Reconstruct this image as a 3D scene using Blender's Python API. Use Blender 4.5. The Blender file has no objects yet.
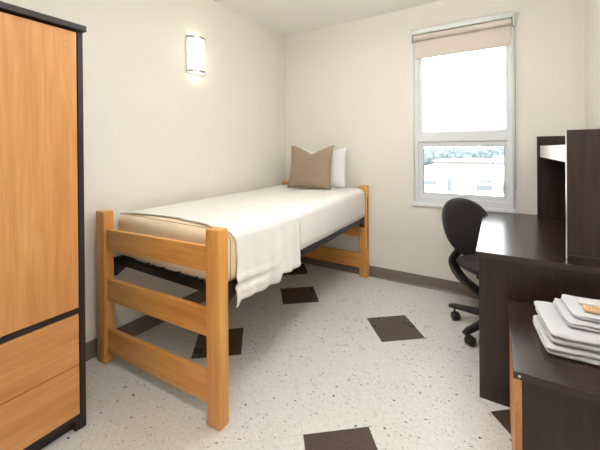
import bpy, bmesh, math, random
from mathutils import Vector, Matrix, noise
random.seed(7)
S = bpy.context.scene
COL = S.collection
R = math.radians
ORG = {}

# ------------------------------------------------------------------ materials
def mat(name, col=(.5, .5, .5), rough=.5, metal=0, spec=.5):
    m = bpy.data.materials.new(name); m.use_nodes = True
    b = m.node_tree.nodes['Principled BSDF']
    b.inputs['Base Color'].default_value = (*col, 1)
    b.inputs['Roughness'].default_value = rough
    b.inputs['Metallic'].default_value = metal
    b.inputs['Specular IOR Level'].default_value = spec
    return m
def nd(m, t, **kw):
    n = m.node_tree.nodes.new(t)
    for k, v in kw.items(): setattr(n, k, v)
    return n
def lk(m, a, b): m.node_tree.links.new(a, b)
def P(m): return m.node_tree.nodes['Principled BSDF']
def coords(m, scale=(1, 1, 1), rot=(0, 0, 0), src='Object'):
    t = nd(m, 'ShaderNodeTexCoord'); mp = nd(m, 'ShaderNodeMapping')
    mp.inputs['Scale'].default_value = scale; mp.inputs['Rotation'].default_value = rot
    lk(m, t.outputs[src], mp.inputs['Vector']); return mp.outputs['Vector']
def nz(m, vec, scale, detail=4, rough=.5, dist=0):
    n = nd(m, 'ShaderNodeTexNoise'); n.inputs['Scale'].default_value = scale
    n.inputs['Detail'].default_value = detail; n.inputs['Roughness'].default_value = rough
    n.inputs['Distortion'].default_value = dist
    lk(m, vec, n.inputs['Vector']); return n.outputs['Fac']
def ramp(m, fac, stops):
    r = nd(m, 'ShaderNodeValToRGB'); cr = r.color_ramp
    while len(cr.elements) < len(stops): cr.elements.new(.5)
    for e, (p, c) in zip(cr.elements, stops): e.position = p; e.color = (*c, 1)
    lk(m, fac, r.inputs['Fac']); return r.outputs['Color']
def bump(m, fac, strength=.2, dist=.01):
    b = nd(m, 'ShaderNodeBump'); b.inputs['Strength'].default_value = strength
    b.inputs['Distance'].default_value = dist
    lk(m, fac, b.inputs['Height']); lk(m, b.outputs['Normal'], P(m).inputs['Normal'])
def s2l(r, g, b):
    f = lambda c: (c/255/12.92) if c/255 <= .04045 else ((c/255+.055)/1.055)**2.4
    return (f(r), f(g), f(b))
def wood(name, dark, mid, light, axis, rough=.38, stretch=14, sc=2.2, spec=.5, bm_=True):
    m = mat(name, rough=rough, spec=spec)
    s = [stretch]*3; s[axis] = 1.0
    v = coords(m, tuple(s))
    f = nz(m, v, sc, 8, .62, .35)
    c = ramp(m, f, [(.28, dark), (.5, mid), (.72, light)])
    s2 = [90]*3; s2[axis] = 3
    v2 = coords(m, tuple(s2)); f2 = nz(m, v2, 1.3, 3, .6)
    mx = nd(m, 'ShaderNodeMixRGB', blend_type='MULTIPLY'); mx.inputs['Fac'].default_value = .35
    lk(m, c, mx.inputs['Color1']); lk(m, ramp(m, f2, [(.35, (.72, .66, .6)), (.6, (1, 1, 1))]), mx.inputs['Color2'])
    lk(m, mx.outputs['Color'], P(m).inputs['Base Color'])
    if bm_: bump(m, f2, .06, .001)
    return m
def fabric(name, col, rough=.9, weave=900, bs=.15, mottled=.06):
    m = mat(name, col, rough, spec=.2)
    v = coords(m); f = nz(m, v, 6, 4)
    d = tuple(c*(1-mottled) for c in col); l = tuple(min(1, c*(1+mottled)) for c in col)
    lk(m, ramp(m, f, [(.3, d), (.7, l)]), P(m).inputs['Base Color'])
    g = nz(m, v, weave, 2); bump(m, g, bs, .002)
    return m

M = {}
def wall_paint(name, col):
    m = mat(name, col, .7, spec=.25); v = coords(m)
    bump(m, nz(m, v, 220, 3), .08, .001); return m
M['paint'] = wall_paint('wall_paint', s2l(240, 236, 226))
M['ceil'] = wall_paint('ceiling_paint', s2l(253, 250, 246))
M['base'] = mat('taupe_vinyl', s2l(128, 114, 105), .5)
OAK = [s2l(204, 136, 62), s2l(228, 164, 86), s2l(240, 184, 108)]
for a, n in enumerate('xyz'): M['oak_'+n] = wood('golden_oak_'+n, *OAK, a, .35, 10, 1.6)
LAM = [s2l(192, 131, 72), s2l(210, 149, 87), s2l(222, 165, 104)]
M['lam_z'] = wood('oak_laminate_upright', *LAM, 2, .42, 9, 1.5)
M['lam_y'] = wood('oak_laminate_level', *LAM, 1, .42, 9, 1.5)
ESP = [s2l(41, 26, 24), s2l(52, 36, 33), s2l(66, 47, 43)]
M['esp_z'] = wood('espresso_laminate_upright', *ESP, 2, .34, 16, 2.2, bm_=False)
M['esp_y'] = wood('espresso_laminate_level', *ESP, 1, .24, 16, 2.2, spec=.75, bm_=False)
M['esp_edge'] = mat('espresso_edge_band', s2l(64, 48, 46), .38)
M['wframe'] = mat('dark_brown_frame', s2l(36, 27, 27), .45)
M['black_metal'] = mat('black_enamel_steel', (.012, .012, .014), .4)
M['plastic'] = mat('black_plastic', (.014, .013, .013), .42)
M['chair_fab'] = fabric('charcoal_upholstery', (.045, .038, .042), .6, 700, .2)
M['vinyl_white'] = mat('white_window_vinyl', s2l(232, 236, 240), .35)
M['gasket'] = mat('grey_gasket', s2l(150, 155, 160), .6)
M['blind_metal'] = mat('pale_blind_metal', s2l(215, 222, 216), .35, .2)
M['sheet'] = fabric('cream_sheet', s2l(240, 220, 190), .9, 500, .1, .03)
M['cover'] = fabric('ivory_coverlet', s2l(240, 237, 230), .92, 420, .25, .02)
M['tan'] = fabric('tan_satin', s2l(158, 139, 120), .5, 600, .1, .07)
M['white_fab'] = fabric('white_cotton', s2l(238, 238, 238), .9, 600, .1, .02)
M['piping'] = mat('brown_thread', s2l(176, 146, 112), .8)
M['cream'] = mat('cream_board', s2l(230, 226, 220), .45)
M['steel'] = mat('brushed_steel', s2l(196, 190, 184), .3, .9)
M['chrome'] = mat('white_cap', s2l(225, 225, 225), .3)
# towels
m = mat('terry_cotton', s2l(238, 237, 234), .95, spec=.1); v = coords(m)
bump(m, nz(m, v, 330, 4, .75), .9, .006); M['terry'] = m; P(m).inputs['Base Color'].default_value = (*s2l(229, 231, 235), 1)
# blind cloth lets daylight through
m = mat('blind_cloth', s2l(232, 221, 211), .85, spec=.1)
tr = nd(m, 'ShaderNodeBsdfTranslucent'); tr.inputs['Color'].default_value = (*s2l(240, 230, 222), 1)
mx = nd(m, 'ShaderNodeMixShader'); mx.inputs['Fac'].default_value = .12
out = m.node_tree.nodes['Material Output']
lk(m, P(m).outputs[0], mx.inputs[1]); lk(m, tr.outputs[0], mx.inputs[2]); lk(m, mx.outputs[0], out.inputs['Surface'])
M['blind'] = m
# window glass
m = bpy.data.materials.new('clear_glass'); m.use_nodes = True; nt = m.node_tree; nt.nodes.clear()
o = nt.nodes.new('ShaderNodeOutputMaterial'); t = nt.nodes.new('ShaderNodeBsdfTransparent'); g = nt.nodes.new('ShaderNodeBsdfGlossy')
g.inputs['Roughness'].default_value = .02; t.inputs['Color'].default_value = (.97, .985, .98, 1)
fr = nt.nodes.new('ShaderNodeFresnel'); fr.inputs['IOR'].default_value = 1.35
mx = nt.nodes.new('ShaderNodeMixShader')
lk(m, fr.outputs[0], mx.inputs[0]); lk(m, t.outputs[0], mx.inputs[1]); lk(m, g.outputs[0], mx.inputs[2]); lk(m, mx.outputs[0], o.inputs['Surface'])
M['glass'] = m
def emis(name, col, st):
    m = mat(name, (.9, .9, .9), .5); P(m).inputs['Emission Color'].default_value = (*col, 1)
    P(m).inputs['Emission Strength'].default_value = st; return m
M['lamp'] = emis('lit_diffuser', (1, .88, .7), 3.2)
M['fill_lamp'] = emis('added_fill_diffuser', (1, .99, .985), 13.5)  # glow of the added linear fill lamp
M['fill_lamp_round'] = emis('added_round_fill_diffuser', (1, .985, .975), 24.0)  # glow of the added round fill lamp

# floor: cream chip tiles with a few dark tiles, in a grid turned to the room
TH, GX, GY, TS = 0.67657, 1.49528, -1.02647, .3048
m = mat('vinyl_composition_tile', rough=.3); nt = m.node_tree
tc = nd(m, 'ShaderNodeTexCoord')
sub = nd(m, 'ShaderNodeVectorMath', operation='SUBTRACT'); sub.inputs[1].default_value = (GX, GY, 0)
lk(m, tc.outputs['Object'], sub.inputs[0])
rot = nd(m, 'ShaderNodeVectorRotate', rotation_type='Z_AXIS'); rot.inputs['Angle'].default_value = -TH
lk(m, sub.outputs[0], rot.inputs['Vector'])
scl = nd(m, 'ShaderNodeVectorMath', operation='SCALE'); scl.inputs['Scale'].default_value = 1/TS
lk(m, rot.outputs[0], scl.inputs[0])
fl = nd(m, 'ShaderNodeVectorMath', operation='FLOOR'); lk(m, scl.outputs[0], fl.inputs[0])
frc = nd(m, 'ShaderNodeVectorMath', operation='FRACTION'); lk(m, scl.outputs[0], frc.inputs[0])
sp = nd(m, 'ShaderNodeSeparateXYZ'); lk(m, fl.outputs[0], sp.inputs[0])
def math_(op, a, b=None, c=None):
    n = nd(m, 'ShaderNodeMath', operation=op)
    for i, x in enumerate((a, b, c)):
        if x is None: continue
        if isinstance(x, (int, float)): n.inputs[i].default_value = x
        else: lk(m, x, n.inputs[i])
    return n.outputs[0]
acc = None
for (i, j) in ((0, 0), (-2, 2), (-4, 0), (-2, -3), (1, -3), (-2, 4)):
    q = math_('MULTIPLY', math_('COMPARE', sp.outputs[0], i, .1), math_('COMPARE', sp.outputs[1], j, .1))
    acc = q if acc is None else math_('MAXIMUM', acc, q)
ov = tc.outputs['Object']
# soft mottling, pale and dark chips
mot = ramp(m, nz(m, ov, 55, 6, .65), [(.3, s2l(214, 211, 205)), (.55, s2l(226, 224, 219)), (.75, s2l(233, 232, 228))])
def chips(scale, thr, keep, seed, stretch=(1, 1, 1), rz=0):
    mp = nd(m, 'ShaderNodeMapping'); mp.inputs['Scale'].default_value = stretch; mp.inputs['Location'].default_value = (seed, seed*1.7, 0); mp.inputs['Rotation'].default_value = (0, 0, rz)
    wob = nd(m, 'ShaderNodeTexNoise'); wob.inputs['Scale'].default_value = scale*1.6
    lk(m, ov, wob.inputs['Vector'])
    ad = nd(m, 'ShaderNodeVectorMath', operation='MULTIPLY_ADD'); ad.inputs[1].default_value = (.9/scale,)*3
    lk(m, wob.outputs['Color'], ad.inputs[0]); lk(m, ov, ad.inputs[2]); lk(m, ad.outputs[0], mp.inputs['Vector'])
    vo = nd(m, 'ShaderNodeTexVoronoi', voronoi_dimensions='2D'); vo.inputs['Scale'].default_value = scale
    lk(m, mp.outputs[0], vo.inputs['Vector'])
    sc_ = nd(m, 'ShaderNodeSeparateColor'); lk(m, vo.outputs['Color'], sc_.inputs[0])
    size = math_('MULTIPLY_ADD', sc_.outputs[1], thr*.8, thr*.3)
    return math_('MULTIPLY', math_('LESS_THAN', vo.outputs['Distance'], size), math_('LESS_THAN', sc_.outputs[0], keep))
def mixc(a, b, f):
    n = nd(m, 'ShaderNodeMixRGB'); 
    if isinstance(f, float): n.inputs['Fac'].default_value = f
    else: lk(m, f, n.inputs['Fac'])
    for s_, x in ((n.inputs['Color1'], a), (n.inputs['Color2'], b)):
        if isinstance(x, tuple): s_.default_value = (*x, 1)
        else: lk(m, x, s_)
    return n.outputs['Color']
c = mixc(mot, s2l(234, 231, 225), chips(60, .3, .2, 3.1))
c = mixc(c, s2l(196, 188, 176), chips(70, .24, .16, 9.3, (1, 1.6, 1), .7))
c = mixc(c, s2l(150, 140, 128), chips(48, .17, .09, 5.7, (1, 1.7, 1), 2.1))
c = mixc(c, s2l(70, 62, 58), chips(24, .13, .17, 1.3, (1, 1.5, 1), .3))
c = mixc(c, s2l(84, 74, 68), chips(44, .16, .09, 7.9, (1.6, 1, 1), 1.2))
dk = ramp(m, nz(m, ov, 70, 6, .7), [(.2, s2l(70, 56, 48)), (.5, s2l(78, 63, 54)), (.62, s2l(90, 73, 61)), (.75, s2l(116, 96, 80))])
c = mixc(c, dk, acc)
sf = nd(m, 'ShaderNodeSeparateXYZ'); lk(m, frc.outputs[0], sf.inputs[0])
edge = math_('MINIMUM', math_('MINIMUM', sf.outputs[0], math_('SUBTRACT', 1.0, sf.outputs[0])), math_('MINIMUM', sf.outputs[1], math_('SUBTRACT', 1.0, sf.outputs[1])))
seam = math_('MULTIPLY', math_('LESS_THAN', edge, .0035), .22)
c = mixc(c, s2l(150, 142, 130), seam)
lk(m, c, P(m).inputs['Base Color'])
lk(m, ramp(m, nz(m, ov, 9, 4), [(.3, (.26,)*3), (.7, (.4,)*3)]), P(m).inputs['Roughness'])
M['floor'] = m

# ------------------------------------------------------------------ mesh helpers
class MB:
    def __init__(s): s.bm = bmesh.new()
    def box(s, x0, x1, y0, y1, z0, z1, bev=0.0, seg=2):
        t = bmesh.new(); bmesh.ops.create_cube(t, size=1)
        for v in t.verts: v.co = Vector(((x0+x1)/2+v.co.x*(x1-x0), (y0+y1)/2+v.co.y*(y1-y0), (z0+z1)/2+v.co.z*(z1-z0)))
        if bev: bmesh.ops.bevel(t, geom=t.edges[:], offset=bev, segments=seg, profile=.5, affect='EDGES')
        s.add(t); return s
    def add(s, t, mtx=None):
        if mtx is not None: bmesh.ops.transform(t, matrix=mtx, verts=t.verts)
        me = bpy.data.meshes.new('t'); t.to_mesh(me); t.free(); s.bm.from_mesh(me); bpy.data.meshes.remove(me)
    def grid(s, rows, closed_u=False, closed_v=False, caps=False):
        vs = [[s.bm.verts.new(p) for p in r] for r in rows]; n, k = len(vs), len(vs[0])
        for i in range(n if closed_u else n-1):
            for j in range(k if closed_v else k-1):
                try: s.bm.faces.new((vs[i][j], vs[(i+1) % n][j], vs[(i+1) % n][(j+1) % k], vs[i][(j+1) % k]))
                except ValueError: pass
        if caps:
            s.bm.faces.new(vs[0][::-1]); s.bm.faces.new(vs[-1])
        return s
    def tube(s, pts, r, n=10, ry=None, up=(0, 0, 1)):
        # r may be one radius or a list; ry gives a second radius for a flattened bar
        pts = [Vector(p) for p in pts]; rows = []
        for i, p in enumerate(pts):
            d = (pts[min(i+1, len(pts)-1)]-pts[max(i-1, 0)]).normalized()
            u = Vector(up); 
            if abs(u.dot(d)) > .95: u = Vector((1, 0, 0))
            a = d.cross(u).normalized(); b = a.cross(d).normalized()
            ra = r[i] if isinstance(r, (list, tuple)) else r
            rb = (ry[i] if isinstance(ry, (list, tuple)) else ry) if ry is not None else ra
            rows.append([p+a*ra*math.cos(2*math.pi*k/n)+b*rb*math.sin(2*math.pi*k/n) for k in range(n)])
        return s.grid(rows, closed_v=True, caps=True)
    def cyl(s, a, b, r, n=20): return s.tube([a, b], r, n)
    def build(s, name, m, parent=None, smooth=False, mods=()):
        bmesh.ops.recalc_face_normals(s.bm, faces=s.bm.faces[:])
        org = ORG.get(parent.name, Vector()) if parent else None
        if org: bmesh.ops.translate(s.bm, vec=-org, verts=s.bm.verts)
        me = bpy.data.meshes.new(name); s.bm.to_mesh(me); s.bm.free()
        me.materials.append(m)
        o = bpy.data.objects.new(name, me); COL.objects.link(o)
        if parent: o.parent = parent; ORG[o.name] = org
        if smooth:
            for p in me.polygons: p.use_smooth = True
            me.set_sharp_from_angle(angle=R(smooth if smooth is not True else 180))
        return o
def thing(name, label, cat, loc=(0, 0, 0), group=None, rz=0, local=False):
    o = bpy.data.objects.new(name, None); COL.objects.link(o); o.empty_display_size = .1
    o.location = loc; o.rotation_euler[2] = rz; o['label'] = label; o['category'] = cat
    if group: o['group'] = group
    ORG[o.name] = Vector() if local else Vector(loc)
    return o
def tag(o, label, cat, group=None, kind=None):
    o['label'] = label; o['category'] = cat
    if group: o['group'] = group
    if kind: o['kind'] = kind
    return o
def struct(o, label=None):
    o['kind'] = 'structure'
    if label: o['label'] = label
    return o

# ------------------------------------------------------------------ room
RX, RY, RH = 2.705, -4.35, 2.591
def lx(y): return .045+y*.0205        # the left wall is not quite square to the window wall
def quadbox(p, z0, z1):
    b = MB(); v0 = [b.bm.verts.new((x, y, z0)) for x, y in p]; v1 = [b.bm.verts.new((x, y, z1)) for x, y in p]
    b.bm.faces.new(v0); b.bm.faces.new(v1[::-1])
    for i in range(len(p)): b.bm.faces.new((v0[i], v0[(i+1) % len(p)], v1[(i+1) % len(p)], v1[i]))
    return b
FL = [(lx(RY)-.12, RY-.12), (RX+.12, RY-.12), (RX+.12, .16), (-.12, .16)]
struct(quadbox(FL, -.1, 0).build('floor', M['floor']), 'speckled cream vinyl tile floor with scattered dark brown tiles')
struct(quadbox(FL, RH, RH+.1).build('ceiling', M['ceil']), 'pale painted ceiling')
struct(quadbox([(lx(0), .16), (lx(RY), RY), (lx(RY)-.12, RY), (lx(0)-.17, .16)], 0, RH).build('wall_left', M['paint']), 'cream painted wall beside the bed')
struct(MB().box(RX, RX+.12, RY, .16, 0, RH).build('wall_right', M['paint']), 'cream painted wall behind the desk')
struct(MB().box(lx(RY)-.12, RX+.12, RY-.12, RY, 0, RH).build('wall_front', M['paint']), 'cream painted wall behind the viewer')
WX0, WX1, WZ0, WZ1 = 1.482, 2.272, .775, 2.362
b = MB(); b.box(lx(0), WX0, 0, .16, 0, RH); b.box(WX1, RX, 0, .16, 0, RH)
b.box(WX0, WX1, 0, .16, 0, WZ0); b.box(WX0, WX1, 0, .16, WZ1, RH)
struct(b.build('wall_back', M['paint']), 'cream painted wall with the window')
# cove baseboards
def cove(name, pts, label):
    # pts: two points along wall; profile grows to the room side n
    (x0, y0), (x1, y1) = pts; d = Vector((x1-x0, y1-y0, 0)).normalized(); n = Vector((-d.y, d.x, 0))
    prof = [(0, .106), (.004, .106), (.005, .1), (.005, .022), (.008, .01), (.016, 0), (0, 0)]
    rows = [[Vector((x, y, z))+n*o for o, z in prof] for x, y in pts]
    b = MB(); b.grid(rows, closed_v=True, caps=True)
    struct(b.build(name, M['base']), label)
cove('baseboard_back', [(RX, 0), (lx(0)+.0, 0)], 'taupe vinyl baseboard under the window')
cove('baseboard_left', [(lx(0), 0), (lx(RY), RY)], 'taupe vinyl baseboard beside the bed')
cove('baseboard_right', [(RX, RY), (RX, 0)], 'taupe vinyl baseboard behind the desk')
cove('baseboard_front', [(lx(RY), RY), (RX, RY)], 'taupe vinyl baseboard behind the viewer')

# ------------------------------------------------------------------ window
def ring(b, x0, x1, z0, z1, w, y0, y1, bev=.003):
    w = w if isinstance(w, tuple) else (w,)*4   # left right bottom top
    b.box(x0, x0+w[0], y0, y1, z0, z1, bev); b.box(x1-w[1], x1, y0, y1, z0, z1, bev)
    b.box(x0+w[0]-.001, x1-w[1]+.001, y0+.001, y1-.001, z0, z0+w[2], bev); b.box(x0+w[0]-.001, x1-w[1]+.001, y0+.001, y1-.001, z1-w[3], z1, bev)
b = MB(); ring(b, WX0, WX1, WZ0, WZ1, (.05, .05, .055, .05), -.004, .09)
b.box(WX0+.049, WX1-.049, -.003, .089, 1.335, 1.42, .003)
win = struct(b.build('window_1', M['vinyl_white']), 'tall white vinyl window with a fixed upper pane and a lower opening sash')
b = MB(); ring(b, WX0+.05, WX1-.05, WZ0+.055, 1.335, (.036, .018, .036, .042), .012, .07)
sash = b.build('sash', M['vinyl_white'], win)
b = MB(); ring(b, WX0+.086, WX1-.068, WZ0+.091, 1.293, .005, .02, .045, 0)
b.build('gasket', M['gasket'], sash)
b = MB(); ring(b, WX0+.05, WX1-.05, 1.42, WZ1-.05, (.032, .008, .008, .03), .012, .07)
b.build('upper_stop', M['vinyl_white'], win)
MB().box(WX0+.06, WX1-.055, .04, .044, 1.41, WZ1-.06).build('upper_pane', M['glass'], win)
MB().box(WX0+.07, WX1-.06, .038, .042, WZ0+.08, 1.30).build('pane', M['glass'], sash)
b = MB(); b.box(WX0-.012, WX1+.01, -.02, 0, WZ0-.03, WZ0, .004)
b.build('window_sill', M['vinyl_white'], win)
b = MB(); b.box(WX1-.082, WX1-.068, -.002, .014, .90, .99, .003); b.box(WX1-.080, WX1-.070, -.022, 0, .955, .98, .003)
b.build('latch', M['vinyl_white'], sash)

# roller blind
bl = thing('roller_blind', 'beige cloth roller blind rolled down a little over the top of the window', 'blind', (1.877, 0, 2.1))
MB().box(WX0+.012, WX1-.012, -.062, -.004, 2.312, 2.358, .004).build('headrail', M['blind_metal'], bl)
MB().cyl((WX0+.02, -.036, 2.285), (WX1-.02, -.036, 2.285), .026, 24).build('cloth_roll', M['blind'], bl, 40)
b = MB(); b.box(WX0+.024, WX1-.024, -.0145, -.0115, 2.10, 2.285)
b.box(WX0+.024, WX1-.024, -.019, -.008, 2.098, 2.118, .003); b.build('cloth', M['blind'], bl)
for x in (WX0, WX1-.012):
    b = MB(); b.box(x, x+.012, -.066, -.004, 2.245, 2.366, .003); b.build('bracket', M['blind_metal'], bl)
for x in (WX0+.004, WX1-.018):
    b = MB(); b.box(x, x+.014, -.022, -.004, .80, 2.245, .002); b.build('side_channel', M['blind_metal'], bl)
b = MB()
for dy in (0, .02): b.cyl((WX1+.006, -.05+dy, .95), (WX1+.006, -.05+dy, 2.285), .0016, 6)
b.tube([(WX1+.006, -.04+.01*math.cos(t), .95-.012*math.sin(t)) for t in [i*math.pi/6 for i in range(7)]], .0016, 6)
b.build('pull_chain', M['gasket'], bl)

# ------------------------------------------------------------------ bed
bed = thing('bed', 'golden oak twin bed with a black steel frame against the left wall', 'bed', (.56, -1.04, 0))
def post(x0, x1, y0, y1, h=.912):
    b = MB(); n = 8
    prof = []
    t = bmesh.new(); bmesh.ops.create_cube(t, size=1)
    for v in t.verts: v.co = Vector(((x0+x1)/2+v.co.x*(x1-x0), (y0+y1)/2+v.co.y*(y1-y0), h/2+v.co.z*h))
    bmesh.ops.bevel(t, geom=t.edges[:], offset=.007, segments=3, profile=.5, affect='EDGES')
    b.add(t); return b
for ya, yb, nm in ((-2.068, -2.006, 'foot'), (-.078, -.018, 'head')):
    ym = (ya+yb)/2
    BX0, BX1 = (.062, 1.076) if nm == 'foot' else (.045, 1.057)
    def shear(b, dz=0):
        if nm == 'foot':
            for v in b.bm.verts: q = (BX1-.04-v.co.x)/.94; v.co.y -= .022*q; v.co.z -= dz*q
        return b
    for x0 in (BX0, BX1-.085):
        po = shear(post(x0, x0+.085, ya, yb)).build('post', M['oak_z'], bed, 40)
        # groove with hanger slots on the inside faces
        xs = x0-.0006 if x0 > .5 else x0+.085-.001
        if nm == 'head' and x0 > .5:
            b = MB(); b.box(x0+.084, x0+.0858, ym-.016, ym+.002, .28, .80)
            b.build('slot', M['black_metal'], po)
    for z0, z1 in ((.705, .825), (.398, .528), (.085, .228)):
        shear(MB().box(BX0+.084, BX1-.084, ym-.013, ym+.013, z0, z1, .004), .022).build('rail', M['oak_x'], bed)
# steel frame
for x0, x1 in ((.105, .145), (.985, 1.028)):
    b = MB(); xo = x1 if x0 > .5 else x0; xi = xo-.004 if x0 > .5 else xo+.004
    b.box(min(xo, xi), max(xo, xi), -2.0, -.085, .556, .607); b.box(x0, x1, -2.0, -.085, .602, .607)
    b.build('side_rail', M['black_metal'], bed)
for y0 in (-1.985, -.13):
    b = MB(); b.box(.11, 1.022, y0, y0+.006, .562, .606); b.box(.11, 1.022, y0, y0+.035, .598, .602)
    for x in (.25, .45, .66, .74, .86): b.cyl((x, y0+.012, .60), (x, y0+.012, .614), .009, 10)
    b.build('end_rail', M['black_metal'], bed)
b = MB()
for k in range(9): b.box(.12, 1.01, -1.80+k*.20, -1.785+k*.20, .597, .603)
for k in range(6): b.box(.22+k*.14, .232+k*.14, -1.97, -.12, .600, .604)
b.build('spring_deck', M['black_metal'], bed)
for x0, x1 in ((.10, .135), (.995, 1.032)):
    for y, d in ((-2.006, 1), (-.078, -1)):
        b = MB(); t_ = [(y, .50), (y, .612), (y+d*.10, .607), (y+d*.10, .565)]
        b.grid([[Vector((x, yy, z_)) for yy, z_ in t_] for x in (x0, x1)], closed_v=True, caps=True)
        b.build('hanger_bracket', M['black_metal'], bed)

# mattress in a cream fitted sheet
MX0, MX1, MY0, MY1, MZ0, MZ1 = .085, 1.03, -1.99, -.085, .612, .872
mt = MB().box(MX0, MX1, MY0, MY1, MZ0, MZ1, .05, 6)
bmesh.ops.subdivide_edges(mt.bm, edges=[e for e in mt.bm.edges if e.calc_length() > .3], cuts=12, use_grid_fill=True)
mt = mt.build('mattress', M['sheet'], None, True)
tag(mt, 'thick mattress in a cream fitted sheet lying on the oak bed', 'mattress')
def rr(x0, x1, z0, z1, r, y, n=6):
    o = []
    for cx, cz, a0 in ((x1-r, z1-r, 0), (x0+r, z1-r, 90), (x0+r, z0+r, 180), (x1-r, z0+r, 270)):
        for k in range(n+1): a = R(a0+90*k/n); o.append((cx+r*math.cos(a), y, cz+r*math.sin(a)))
    return o
b = MB()
for y in (MY0+.045,):
    lp = rr(MX0-.001, MX1+.001, MZ0-.001, MZ1+.001, +.05, y)
    b.tube(lp+[lp[0]], .0018, 6, up=(0, 1, 0))
b.build('hem_seam', M['piping'], mt, True)

# coverlet
def smooth_tab(tab, x):
    if x <= tab[0][0]: return tab[0][1]
    for (a, va), (c_, vc) in zip(tab, tab[1:]):
        if x <= c_: return va+(vc-va)*(x-a)/(c_-a)
    return tab[-1][1]
HEM = [(-2.0, .512), (-1.93, .505), (-1.90, .528), (-1.84, .522), (-1.70, .512), (-1.60, .505), (-1.565, .512), (-1.545, .542), (-1.42, .528), (-1.33, .52), (-1.322, .523)]
RR = .05
def cover_pt(s, y, flap):
    # s in 0..1 over the top, 1..1.25 round the corner, 1.25..2 down to the hem
    off = .006
    if s <= 1:
        x = MX0+.012+(MX1-RR-MX0-.012)*s; z = MZ1+off
        z += .004*noise.noise(Vector((x*3, y*2.2, 0)))+.0025*noise.noise(Vector((x*9, y*5, 3)))
        z += .0035*math.exp(-((x-.55-.05*math.sin(y*2))/.012)**2)*(1 if y < -.5 else 0)
        if x < MX0+.05: z -= .012*((MX0+.05-x)/.05)**2
        return Vector((x, y, z))
    k = min((s-1)/.25, 1); a = k*math.pi/2; cx, cz = MX1-RR, MZ1-RR
    n_ = .004*noise.noise(Vector((y*2.5, 7, 0)))
    x = cx+(RR+off+n_)*math.sin(a); z = cz+(RR+off)*math.cos(a)
    if s > 1.25:
        t = (s-1.25)/.75
        hz = smooth_tab(HEM, y) if flap else .606
        z = cz+(hz-cz)*t
        wv = .010*noise.noise(Vector((y*7, 2, t*.8)))+.006*noise.noise(Vector((y*18, 5, t)))
        cs = 1/(1+math.exp((y+1.62)/.05))
        if flap: x += cs*(.014*math.exp(-((t-.66-.12*(y+1.8))/.035)**2)+.008*math.exp(-((t-.84-.2*(y+1.8))/.03)**2)-.006*math.exp(-((t-.74)/.04)**2))
        if flap: x += t*(.010+.012*t)+wv*(.3+t)*1.3+.004*math.sin(y*55+t*2)*t
        else: x += wv*.35*t+.004*math.sin(t*math.pi)-.012*max(0, t-.8)/.2
    return Vector((x, y, z))
NEAR = [(0, -1.962), (.06, -1.935), (.3, -1.895), (.5, -1.885), (.75, -1.905), (.95, -1.95), (1.1, -1.94), (1.25, -1.915), (1.5, -1.905), (1.7, -1.918), (1.85, -1.93), (1.93, -1.925), (2.0, -1.935)]
SS = [i/22 for i in range(22)]+[1+i*.25/7 for i in range(7)]+[1.25+i*.75/20 for i in range(21)]
YC = -1.326
rowsA = []; rowsB = []
for s in SS:
    y0 = smooth_tab(NEAR, s); f = .004*noise.noise(Vector((s*9, 0, 0)))
    ra = [cover_pt(s, y0+f+(YC-y0)*k/44, True) for k in range(45)]
    rb = [cover_pt(s, YC+.004+(-.095-YC)*k/70, False) for k in range(71)]
    rowsA.append(ra); rowsB.append(rb)
b = MB()
# one sheet: over the top and corner the two runs join; below they part at the tuck
nb = b.bm; va = [[nb.verts.new(p) for p in r] for r in rowsA]; vb = [[nb.verts.new(p) for p in r] for r in rowsB]
ks = next(i for i, s in enumerate(SS) if s >= 1.25)+2
for vv in (va, vb):
    for i in range(len(SS)-1):
        for j in range(len(vv[0])-1): nb.faces.new((vv[i][j], vv[i+1][j], vv[i+1][j+1], vv[i][j+1]))
for i in range(ks): nb.faces.new((va[i][-1], va[i+1][-1], vb[i+1][0], vb[i][0]))
cv = b.build('coverlet', M['cover'], None, True)
sd = cv.modifiers.new('thick', 'SOLIDIFY'); sd.thickness = .006; sd.offset = 1
tag(cv, 'ivory coverlet spread over the mattress, its near corner hanging down the side', 'coverlet')

# pillows
def pillow(w, h, t, dent=0, n=30, seed=0, pinch=.05):
    b = MB(); rows = []
    for side in (1, -1):
        r_ = []
        for i in range(n+1):
            row = []
            u = -1+2*i/n
            for j in range(n+1):
                v = -1+2*j/n
                x = w/2*u*(1-pinch*(1-v*v)); z = h/2*v*(1-pinch*(1-u*u))
                th = t/2*(max(0, 1-abs(u)**2.6)**.6)*(max(0, 1-abs(v)**2.6)**.6)
                if dent and v > -.2:
                    g = max(0, 1-((u-.04)**2+.004)**.5/.95)**1.5*((v+.2)/1.2)**1.3; z -= dent*g; th *= 1-.35*g
                wr = .004*noise.noise(Vector((u*2.5+seed, v*2.5, side)))*th/(t/2)
                wr += .003*noise.noise(Vector((u*6+seed, v*6, side+3)))*th/(t/2)
                row.append(Vector((x, side*(th+wr) if th > 1e-5 else 0, z+h/2)))
            r_.append(row)
        b.grid(r_)
    bmesh.ops.remove_doubles(b.bm, verts=b.bm.verts, dist=1e-4)
    return b
pw = pillow(.60, .41, .15, .075, seed=4, pinch=.04).build('pillow', M['white_fab'], None, True)
pw.location = (.585, -.195, MZ1+.018); pw.rotation_euler = (R(-7), 0, R(1))
tag(pw, 'plump white pillow standing upright behind the tan cushion', 'pillow')
cu = pillow(.47, .435, .15, .085, seed=11, pinch=.06).build('cushion', M['tan'], None, True)
cu.location = (.575, -.392, MZ1+.018); cu.rotation_euler = (R(-12), 0, R(4))
tag(cu, 'tan satin cushion with a dented top leaning on the white pillow', 'cushion')

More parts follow.
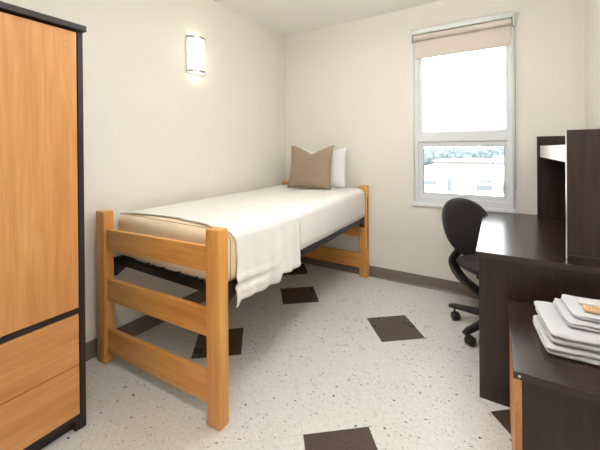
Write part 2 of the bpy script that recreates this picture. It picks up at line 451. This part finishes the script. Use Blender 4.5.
# ------------------------------------------------------------------ wall sconce
sc = thing('wall_sconce', 'lit half round wall sconce with steel bands on the left wall above the bed', 'lamp', (lx(-1.27), -1.27, 2.05))
def halfcyl(b, yc, hw, dep, z0, z1, n=20, x0=None, r=0):
    x0 = lx(yc)+.004 if x0 is None else x0
    pts = [(x0+(dep+r)*math.sin(math.pi*k/n), yc-(hw+r)*math.cos(math.pi*k/n)) for k in range(n+1)]
    rows = [[Vector((x, y, z)) for x, y in pts] for z in (z0, z1)]
    b.grid(rows); return pts
SY, SW, SD = -1.288, .076, .07
b = MB(); pts = halfcyl(b, SY, SW, SD, 1.912, 2.196); b.build('diffuser', M['lamp'], sc, True)
for z0 in (1.908, 2.18):
    b = MB(); n = 24
    rows = []
    for k in range(n+1):
        a = math.pi*k/n; x0 = lx(SY)+.004
        f = lambda e: (x0+(SD+e)*math.sin(a), SY-(SW+e)*math.cos(a))
        (xa, ya), (xb, yb) = f(.0005), f(.009)
        rows.append([Vector((xa, ya, z0)), Vector((xb, yb, z0)), Vector((xb, yb, z0+.02)), Vector((xa, ya, z0+.02))])
    b.grid(rows, closed_v=True, caps=True); b.build('band', M['steel'], sc, 40)
x0 = lx(SY)
MB().box(x0, x0+.008, SY-SW-.012, SY+SW+.012, 1.904, 2.206, .002).build('back_plate', M['steel'], sc)

# ------------------------------------------------------------------ wardrobe
wd = thing('wardrobe', 'tall dark framed wardrobe with oak coloured door and two drawers', 'wardrobe', (.26, -2.84, 0))
WY0, WY1, WD = -3.30, -2.358, .512
b = MB()
for y0 in (WY0, WY1-.022): b.box(.005, WD, y0, y0+.022, 0, 1.822, .001)
b.box(.005, WD-.002, WY0+.02, WY1-.02, .05, .07); b.box(.005, WD-.002, WY0+.02, WY1-.02, .534, .556)
b.box(.005, .015, WY0+.02, WY1-.02, .05, 1.822)
b.build('carcass', M['wframe'], wd)
MB().box(.004, WD+.020, WY0-.012, WY1+.008, 1.826, 1.852, .002).build('top_board', M['wframe'], wd)
MB().box(.43, WD-.035, WY0+.022, WY1-.022, .0, .05).build('plinth', M['wframe'], wd)
MB().box(WD-.05, WD-.002, WY1-.045, WY1-.0215, .0, .052, .002).build('foot', M['wframe'], wd)
ymid = (WY0+WY1)/2
for y0, y1 in ((WY0+.024, ymid-.0015), (ymid+.0015, WY1-.0265)):
    d = MB().box(WD-.02, WD-.001, y0, y1, .560, 1.818, .001).build('door', M['lam_z'], wd)
    if y1 > -2.5:
        for z in (1.765, 1.74, 1.255, 1.20, .74, .705, .66):
            MB().cyl((WD-.0015, y1-.04, z), (WD-.0003, y1-.04, z), .0045, 10).build('screw_cap', M['piping'], d)
for z0, z1 in ((.074, .2985), (.3015, .531)):
    MB().box(WD-.02, WD-.001, WY0+.024, WY1-.0265, z0, z1, .001).build('drawer', M['lam_y'], wd)

# ------------------------------------------------------------------ desk
DX0, DX1, DY0, DY1, DZ = 2.055, 2.70, -1.247, -.006, .75
dk_ = thing('desk', 'espresso laminate desk with solid side panels under the window', 'desk', (2.38, -.63, 0))
MB().box(DX0, DX1, DY0, DY1, DZ-.028, DZ, .0003, 1).build('desktop', M['esp_y'], dk_)
b = MB(); b.box(DX0-.0008, DX1, DY0-.0008, DY0, DZ-.0275, DZ-.0005); b.box(DX0-.0008, DX0, DY0, DY1, DZ-.0275, DZ-.0005); b.build('edge_band', M['esp_edge'], dk_)
MB().box(DX0+.012, DX1-.01, DY0+.012, DY0+.037, 0, DZ-.028, .001).build('side_panel', M['esp_z'], dk_)
MB().box(DX0+.012, DX1-.01, DY1-.045, DY1-.02, 0, DZ-.028, .001).build('side_panel', M['esp_z'], dk_)
MB().box(DX1-.04, DX1-.02, DY0+.037, DY1-.045, .3, DZ-.028, .001).build('modesty_panel', M['esp_z'], dk_)
MB().box(DX0+.03, DX0+.05, DY0+.037, DY1-.045, DZ-.10, DZ-.028, .001).build('apron', M['esp_z'], dk_)

hu = thing('desk_hutch', 'espresso laminate hutch with a cream front board standing on the desk', 'hutch', (2.56, -.59, DZ))
HX0 = 2.43
sp_ = MB().box(HX0, DX1-.004, -1.163, -1.138, DZ, 1.358, .001).build('side_panel', M['esp_z'], hu)
MB().box(HX0-.0018, HX0, -1.1625, -1.1385, DZ+.001, 1.357).build('edge_band', M['steel'], sp_)  # bright strip standing in for the highlight on the panel's front edge
MB().box(HX0, DX1-.006, -1.168, -1.163, DZ, DZ+.022, .001).build('base_strip', M['esp_edge'], hu)
MB().box(HX0-.014, DX1-.004, -.032, -.008, DZ, 1.362, .001).build('side_panel', M['esp_z'], hu)
MB().box(DX1-.02, DX1-.006, -1.138, -.032, DZ, 1.25, .001).build('back_panel', M['esp_z'], hu)
sh = MB().box(HX0+.02, DX1-.02, -1.138, -.032, 1.212, 1.232, .001).build('shelf', M['esp_y'], hu)
b = MB(); b.box(HX0+.004, HX0+.020, -1.137, -.033, 1.203, 1.289, .002)
MBf = b.build('front_board', M['cream'], hu); MBf['label'] = 'cream front board'

# ------------------------------------------------------------------ chest of drawers
CX0, CY0, CY1, CZ = 2.196, -1.836, -1.252, .54
ch = thing('chest_of_drawers', 'low espresso chest with oak coloured drawer fronts in front of the desk', 'chest', (2.44, -1.55, 0))
MB().box(CX0-.004, 2.70, CY0-.002, CY1, CZ-.026, CZ, .0003, 1).build('top_board', M['esp_y'], ch)
b = MB(); b.box(CX0-.0048, 2.70, CY0-.0028, CY0-.002, CZ-.0255, CZ-.0005); b.box(CX0-.0048, CX0-.004, CY0-.002, CY1, CZ-.0255, CZ-.0005); b.build('edge_band', M['esp_edge'], ch)
b = MB()
for y0 in (CY0+.004, CY1-.024): b.box(CX0+.02, 2.695, y0, y0+.02, 0, CZ-.026, .001)
b.box(2.68, 2.695, CY0+.02, CY1-.02, .02, CZ-.026); b.box(CX0+.03, 2.69, CY0+.02, CY1-.02, .03, .05)
b.build('carcass', M['esp_z'], ch)
MB().box(CX0+.05, CX0+.065, CY0+.024, CY1-.024, 0, .03).build('plinth', M['esp_z'], ch)
for z0, z1 in ((.012, .175), (.178, .342), (.345, .511)):
    MB().box(CX0, CX0+.019, CY0+.004, CY1-.004, z0, z1, .001).build('drawer', M['lam_y'], ch)
MB().cyl((CX0+.012, CY0-.0042, CZ-.014), (CX0+.012, CY0-.0027, CZ-.014), .0042, 12).build('edge_cap', M['chrome'], ch)

# ------------------------------------------------------------------ folded towels
def towel(name, x0, x1, y0, y1, z0, z1, layers, seed, label, cat):
    # cloth folded over in a flat zigzag: fold loops on the left, layer edges at the front
    b = MB(); th = (z1-z0)/layers
    for L in range(layers):
        za, zb = z0+L*th, z0+(L+1)*th
        n, k = 26, 18; top = []; bot = []
        ox = .006*noise.noise(Vector((L*3.3+seed, 1, 0))); oy = .005*noise.noise(Vector((L*2.1+seed, 5, 0)))
        def surf(u, v, t):
            # superellipse box shape, rounder on the folded left side
            sx = -1+2*u; sy = -1+2*v
            tw_ = (x1-x0)/2
            px = (x0+x1)/2+(x1-x0)/2*sx+ox; py = (y0+y1)/2+(y1-y0)/2*sy+oy
            e = 1-(1-abs(sx)**14)*(1-abs(sy)**14)
            px += .006*(abs(sy)**10)*(-sx); py += .006*(abs(sx)**10)*(-sy)
            prof = max(0, 1-e)**.5
            w = .0052*noise.noise(Vector((px*9, py*9, L+seed)))+.0015*noise.noise(Vector((px*32, py*32, seed)))
            zc = (za+zb)/2
            edge = .008*noise.noise(Vector((px*14, py*14, seed+L*2)))
            px += edge*abs(sx)**6; py += edge*abs(sy)**6
            return Vector((px, py, zc+t*(th*.5)*(.12+.88*prof)+(w if z0+L*th > z0+1e-6 or t > 0 else 0)))
        us = [.5-.5*math.cos(math.pi*i/n) for i in range(n+1)]; vs_ = [.5-.5*math.cos(math.pi*j/k) for j in range(k+1)]
        T = [[surf(u, v, 1) for v in vs_] for u in us]; B = [[surf(u, v, -1) for v in vs_] for u in us]
        vt = [[b.bm.verts.new(p) for p in r] for r in T]; vb_ = [[b.bm.verts.new(p) for p in r] for r in B]
        for i in range(n):
            for j in range(k):
                b.bm.faces.new((vt[i][j], vt[i+1][j], vt[i+1][j+1], vt[i][j+1]))
                b.bm.faces.new((vb_[i][j], vb_[i][j+1], vb_[i+1][j+1], vb_[i+1][j]))
        rim_t = [vt[i][0] for i in range(n+1)]+[vt[n][j] for j in range(1, k+1)]+[vt[i][k] for i in range(n-1, -1, -1)]+[vt[0][j] for j in range(k-1, 0, -1)]
        rim_b = [vb_[i][0] for i in range(n+1)]+[vb_[n][j] for j in range(1, k+1)]+[vb_[i][k] for i in range(n-1, -1, -1)]+[vb_[0][j] for j in range(k-1, 0, -1)]
        for i in range(len(rim_t)):
            j = (i+1) % len(rim_t); b.bm.faces.new((rim_t[i], rim_b[i], rim_b[j], rim_t[j]))
    o = b.build(name, M['terry'], None, 60); tag(o, label, cat); return o
ROT = Matrix.Translation((2.294, -1.655, 0)) @ Matrix.Rotation(R(5), 4, 'Z') @ Matrix.Translation((-2.294, 1.655, 0))
tw = [towel('bath_towel', 2.294, 2.66, -1.662, -1.40, .5415, .576, 2, 1, 'white bath towel lying lowest in the folded towel stack', 'towel'),
      towel('bath_towel', 2.306, 2.66, -1.655, -1.372, .580, .623, 2, 14, 'thick folded white bath towel second from the bottom of the stack', 'towel'),
      towel('hand_towel', 2.368, 2.64, -1.600, -1.380, .6265, .647, 2, 27, 'folded white hand towel on top of the thick bath towels', 'towel'),
      towel('washcloth', 2.394, 2.60, -1.572, -1.385, .650, .668, 2, 41, 'small white washcloth topmost in the towel stack', 'towel')]
for o in tw: o.matrix_world = Matrix.Translation((0, -.028, 0)) @ ROT
m = mat('kraft_packet', s2l(218, 176, 130), .45); v = coords(m, (1, 1, 1))
pk = thing('soap_packet', 'small orange wrapped soap packet lying on the washcloth', 'packet', (2.47, -1.54, .6715))
b = MB().box(2.420, 2.52, -1.563, -1.513, .6715, .683, .005, 3); b.build('wrapper', m, pk, 50)
b = MB()
for k in range(6): b.box(2.436+k*.009, 2.439+k*.009, -1.553, -1.535+.004*(k % 2), .6830, .6834)
b.build('print', M['piping'], pk)
pg = MB().box(2.415, 2.50, -1.498, -1.458, .6715, .681, .004, 3).build('wrapped_soap', M['chrome'], None, 50)
tag(pg, 'little white wrapped soap on the washcloth behind the orange packet', 'soap')

# ------------------------------------------------------------------ office chair (local: faces +x)
CA = R(-42)
oc = thing('office_chair', 'black swivel office chair on casters pulled up to the desk', 'chair', (2.145, -.545, 0), rz=CA, local=True)
def padded(b, outline, t_front, t_back, mtx, n=9, m_=40, curve=0):
    rows = []
    for s in (1, -1):
        for i in range(n+1):
            r = math.sin(math.pi/2*i/n) if s > 0 else math.sin(math.pi/2*(n-i)/n)
            th = (t_front if s > 0 else t_back)*(max(0, 1-r**4))**.5
            if s < 0 and i == 0: continue
            rr_ = max(r, .001); row = []
            for k in range(m_):
                a = 2*math.pi*k/m_; y, z = outline(a); y *= rr_; z *= rr_
                row.append(mtx @ Vector((s*th+curve*y*y, y, z)))
            rows.append(row)
    b.grid(rows, closed_v=True, caps=True)
def back_outline(a, w=.215, h=.215):
    c, s = math.cos(a), math.sin(a)
    sx = abs(c)**.86*(1 if c > 0 else -1); sz = abs(s)**.92*(1 if s > 0 else -1)
    z = h*sz; y = w*sx*(1+.10*(z/h)-.10*(z/h)**2) if z > 0 else w*sx*(1-.32*(z/h)**2)
    return y, z
tilt = Matrix.Translation((-.290, 0, .675)) @ Matrix.Rotation(R(-17), 4, 'Y')
b = MB(); padded(b, back_outline, .026, .008, tilt, curve=.9); br = b.build('backrest', M['chair_fab'], oc, 70)
b = MB(); padded(b, lambda a: tuple(q*1.012 for q in back_outline(a)), -.004, .030, tilt, curve=.9); b.build('back_shell', M['plastic'], br, 70)
# seat cushion
def seat_outline(a, w=.225):
    c, s = math.cos(a), math.sin(a)
    return (w*abs(c)**.8*(1 if c > 0 else -1), w*.98*abs(s)**.8*(1 if s > 0 else -1))
seatm = Matrix.Translation((-.015, 0, .462)) @ Matrix.Rotation(R(-90), 4, 'Y')
b = MB(); padded(b, seat_outline, .04, .04, seatm, curve=.25); st = b.build('seat', M['chair_fab'], oc, 70)
b = MB(); padded(b, lambda a: tuple(q*.97 for q in seat_outline(a)), -.02, .056, seatm, curve=.25); b.build('seat_shell', M['plastic'], st, 70)
# J shaped back bar, flat and broad
bar = [(-.335, 0, .68), (-.333, 0, .60), (-.325, 0, .54), (-.335, 0, .485), (-.375, 0, .43), (-.40, 0, .38), (-.38, 0, .325), (-.315, 0, .275), (-.22, 0, .245), (-.11, 0, .22), (.0, 0, .22)]
def cr(pts, k=4):
    o = []; p = [Vector(q) for q in pts]; p = [2*p[0]-p[1]]+p+[2*p[-1]-p[-2]]
    for i in range(1, len(p)-2):
        for j in range(k):
            t = j/k; o.append(.5*((2*p[i])+(p[i+1]-p[i-1])*t+(2*p[i-1]-5*p[i]+4*p[i+1]-p[i+2])*t*t+(3*p[i]-p[i-1]-3*p[i+1]+p[i+2])*t**3))
    o.append(p[-2]); return o
b = MB(); pth = cr(bar)
wid = [.046 for q in pth]
b.tube(pth, wid, 12, ry=.02, up=(1, 0, .3)); b.build('back_bar', M['plastic'], oc, 60)
b = MB(); b.tube(cr([(-.255, .03, .54), (-.235, .03, .48), (-.215, .03, .44), (-.15, .03, .415)]), .026, 10, ry=.014, up=(1, 0, .3)); b.build('back_link', M['plastic'], oc, 60)
b = MB(); b.box(-.12, .12, -.06, .06, .345, .395, .01); b.box(-.10, .06, -.05, .05, .25, .35, .012); b.build('tilt_mechanism', M['plastic'], oc)
b = MB(); b.cyl((.0, 0, .09), (.0, 0, .27), .026, 20); b.cyl((0, 0, .25), (0, 0, .36), .014, 16); b.build('gas_column', M['plastic'], oc, 40)
base = MB(); base.cyl((0, 0, .075), (0, 0, .135), .042, 24); base = base.build('base_hub', M['plastic'], oc, 40)
for k in range(5):
    a = R(164+72*k)-CA; c, s = math.cos(a), math.sin(a)
    b = MB(); L = [(.03, .118, .034, .028), (.10, .116, .031, .026), (.20, .106, .027, .021), (.28, .098, .025, .018), (.318, .088, .020, .014)]
    b.tube([(c*r, s*r, z) for r, z, _, _ in L], [q[2] for q in L], 10, ry=[q[3] for q in L])
    lg = b.build('base_leg', M['plastic'], oc, 60)
    b = MB(); px, py = c*.282, s*.282; ra = a+R(50+37*k); ax = Vector((math.cos(ra), math.sin(ra), 0)); ft = Vector((-ax.y, ax.x, 0))
    wc = Vector((px, py, .0288))+ft*.014
    for sgn in (-1, 1):
        b.tube([wc+ax*sgn*.004, wc+ax*sgn*.008, wc+ax*sgn*.021, wc+ax*sgn*.025], [.025, .0285, .0285, .024], 20)
    b.cyl((px, py, .05), (px, py, .09), .008, 10)
    hood = [wc+ft*(.030*math.cos(t))*1+Vector((0, 0, .030*math.sin(t))) for t in [R(d) for d in range(20, 171, 15)]]
    b.tube(hood, .022, 8, ry=.004, up=(0, 0, 1)); b.build('caster', M['plastic'], lg, 50)

# ------------------------------------------------------------------ two fill lamps added out of view to light the room
cl = thing('added_linear_light', 'long linear fill lamp added out of view, hanging on two rods from the ceiling', 'lamp', (1.8, -2.65, RH))
MB().box(1.60, 2.00, -2.75, -2.55, RH-.02, RH, .004).build('housing', M['vinyl_white'], cl)
for x in (1.5, 2.1): MB().cyl((x, -2.65, RH-.30), (x*.5+.9, -2.65, RH-.02), .004, 8).build('hanging_rod', M['steel'], cl)
MB().box(1.25, 2.35, -2.73, -2.57, RH-.42, RH-.30, .05, 4).build('diffuser', M['fill_lamp'], cl)

fm = thing('added_pendant_light', 'round pendant fill lamp added out of view in the middle of the room', 'lamp', (1.6, -1.4, RH))  # added lamp, evens out the light over the far half of the room
MB().cyl((1.6, -1.4, RH-.025), (1.6, -1.4, RH), .06, 30).build('canopy', M['vinyl_white'], fm, 40)
MB().cyl((1.6, -1.4, RH-.24), (1.6, -1.4, RH-.02), .006, 10).build('hanging_rod', M['steel'], fm, 40)
b = MB(); rws = [(.02, 0), (.12, -.004), (.165, -.02), (.18, -.045), (.165, -.07), (.12, -.088), (.02, -.095)]
b.grid([[Vector((1.6+q*math.cos(2*math.pi*k/40), -1.4+q*math.sin(2*math.pi*k/40), RH-.23+z)) for k in range(40)] for q, z in rws], closed_v=True, caps=True)
b.build('diffuser', M['fill_lamp_round'], fm, 60)

# ------------------------------------------------------------------ outside, seen over-bright through the window
G = -9.0
m = mat('pale_paving', s2l(205, 204, 200), .9); v = coords(m); lk(m, ramp(m, nz(m, v, .08, 4), [(.35, s2l(190, 189, 186)), (.65, s2l(224, 224, 222))]), P(m).inputs['Base Color']); M['ground'] = m
M['bld'] = mat('white_render', s2l(225, 223, 218), .9); M['roof'] = mat('white_membrane', s2l(235, 236, 238), .9)
M['tanb'] = mat('tan_brick', s2l(108, 104, 98), .9); M['dglass'] = mat('grey_window_band', s2l(92, 96, 100), .6)
m = mat('tree_leaves', s2l(110, 122, 108), .9); v = coords(m); lk(m, ramp(m, nz(m, v, .5, 5), [(.35, s2l(66, 76, 80)), (.65, s2l(112, 120, 122))]), P(m).inputs['Base Color']); M['leaf'] = m
gr = struct(MB().box(-420, 300, 2, 900, G-.5, G).build('ground', M['ground']), 'pale paved ground far below the window')
CAMP = Vector((2.14708, -3.10664, 1.27585))
def building(label, x0, x1, y0, y1, h, wall, wins, roofs=()):
    t = thing('building', label, 'building', ((x0+x1)/2, (y0+y1)/2, G))
    MB().box(x0, x1, y0, y1, G, G+h).build('walls', wall, t)
    b = MB(); b.box(x0-.3, x1+.3, y0-.3, y1+.3, G+h, G+h+.35); b.build('roof', M['roof'], t)
    for (wx0, wx1, wz0, wz1) in wins:
        MB().box(wx0, wx1, y0-.08, y0+.02, G+wz0, G+wz1).build('window', M['dglass'], t)
    for (rx0, rx1, ry0, ry1, rh) in roofs:
        MB().box(rx0, rx1, ry0, ry1, G+h+.35, G+h+.35+rh).build('rooftop_unit', M['tanb'], t)
    return t
def at(px, Y):   # x world for an image column at depth Y
    yaw = -0.5472789; f = 321.138; k = (px-300.77)/f
    F = Vector((math.sin(yaw), math.cos(yaw))); Rr = Vector((math.cos(yaw), -math.sin(yaw))); d = F+Rr*k
    return CAMP.x+d.x*(Y-CAMP.y)/d.y
def zz(py, Y, px=465):
    yaw = -0.5472789; f = 321.138; k = (px-300.77)/f; dy = math.cos(yaw)-math.sin(yaw)*k
    return CAMP.z-(py-149.5)/f*(Y-CAMP.y)/dy - G
Y = 70
building('long white flat roofed building across the lot', at(412, Y), at(520, Y), Y, Y+28, zz(174, Y), M['bld'],
         [(at(424, Y), at(436, Y), zz(188, Y), zz(183.5, Y)), (at(447, Y), at(451, Y), zz(193, Y), zz(180, Y)), (at(452, Y), at(464, Y), zz(181, Y), zz(180, Y)),
          (at(480, Y), at(485, Y), zz(183, Y), zz(181, Y)), (at(487, Y), at(491, Y), zz(183, Y), zz(181, Y)), (at(476, Y), at(492, Y), zz(191, Y), zz(186, Y))],
         [(at(468, Y+6), at(472, Y+6), Y+6, Y+9, 1.0)])
Y = 120
building('pale tan building behind the white flat roofed one', at(434, Y), at(492, Y), Y, Y+20, zz(163, Y), M['tanb'],
         [(at(440, Y), at(486, Y), zz(168, Y), zz(166.5, Y))])
Y = 125
building('white block at the right behind the lot', at(494, Y), at(530, Y), Y, Y+20, zz(159, Y), M['bld'], [(at(497, Y), at(503, Y), zz(170, Y), zz(163, Y))])
# tree belt: nobody could count it
b = MB(); rnd = random.Random(3)
for k in range(240):
    Y = rnd.uniform(190, 260); x = at(rnd.uniform(395, 540), Y); h = zz(rnd.uniform(149, 156), Y); r = h*.55
    t = bmesh.new(); bmesh.ops.create_icosphere(t, subdivisions=2, radius=1)
    for v in t.verts:
        q = v.co.copy(); v.co *= 1+.35*noise.noise(q*2.3+Vector((k, 0, 0)))
        v.co = Vector((x+v.co.x*r*1.1, Y+v.co.y*r, G+h*.5+v.co.z*h*.5))
    b.add(t)
tag(b.build('tree_belt', M['leaf'], None), 'hazy belt of trees on the horizon beyond the buildings', 'trees', kind='stuff')
# street light
Y = 45; lp = thing('street_lamp', 'tall thin street lamp at the right of the view outside', 'street lamp', (at(500, Y), Y, G))
MB().tube([(at(500, Y), Y, G), (at(500, Y), Y, G+zz(152, Y))], [.12, .07], 8).build('pole', M['gasket'], lp)
MB().tube([(at(500, Y), Y, G+zz(152, Y)), (at(500, Y)-1.5, Y, G+zz(151, Y)+.1)], .05, 6).build('arm', M['gasket'], lp)
MB().box(at(500, Y)-2.1, at(500, Y)-1.4, Y-.15, Y+.15, G+zz(151, Y), G+zz(151, Y)+.14, .03).build('lamp_head', M['gasket'], lp)

# ------------------------------------------------------------------ light: overcast sky
w = bpy.data.worlds.new('sky'); S.world = w; w.use_nodes = True
bg = w.node_tree.nodes['Background']; bg.inputs['Color'].default_value = (.93, .97, 1, 1); bg.inputs['Strength'].default_value = 6.5
pl = bpy.data.lights.new('window_portal', 'AREA'); pl.shape = 'RECTANGLE'; pl.size = .8; pl.size_y = 1.6; pl.cycles.is_portal = True
po = bpy.data.objects.new('window_portal', pl); COL.objects.link(po); po.location = (1.877, .12, 1.57); po.rotation_euler = (R(-90), 0, 0)

# ------------------------------------------------------------------ camera
f, sx, sy, pt, rl, yw = 321.138, .7726, -74.692, .0029448, -.0075905, -.5472789
F = Vector((math.sin(yw)*math.cos(pt), math.cos(yw)*math.cos(pt), -math.sin(pt)))
R0 = Vector((math.cos(yw), -math.sin(yw), 0)); U0 = R0.cross(F)
R2 = math.cos(rl)*R0+math.sin(rl)*U0; U2 = -math.sin(rl)*R0+math.cos(rl)*U0
cd = bpy.data.cameras.new('camera'); co = bpy.data.objects.new('camera', cd); COL.objects.link(co)
cd.sensor_fit = 'HORIZONTAL'; cd.sensor_width = 36; cd.lens = 36*f/600; cd.shift_x = -sx/600; cd.shift_y = sy/600; cd.clip_start = .02; cd.clip_end = 2000
mw = Matrix((R2, U2, -F)).transposed().to_4x4(); mw.translation = CAMP; co.matrix_world = mw
S.camera = co
vs = S.view_settings; vs.view_transform = 'Standard'; vs.look = 'None'; vs.gamma = 1; vs.exposure = .25; vs.use_curve_mapping = False
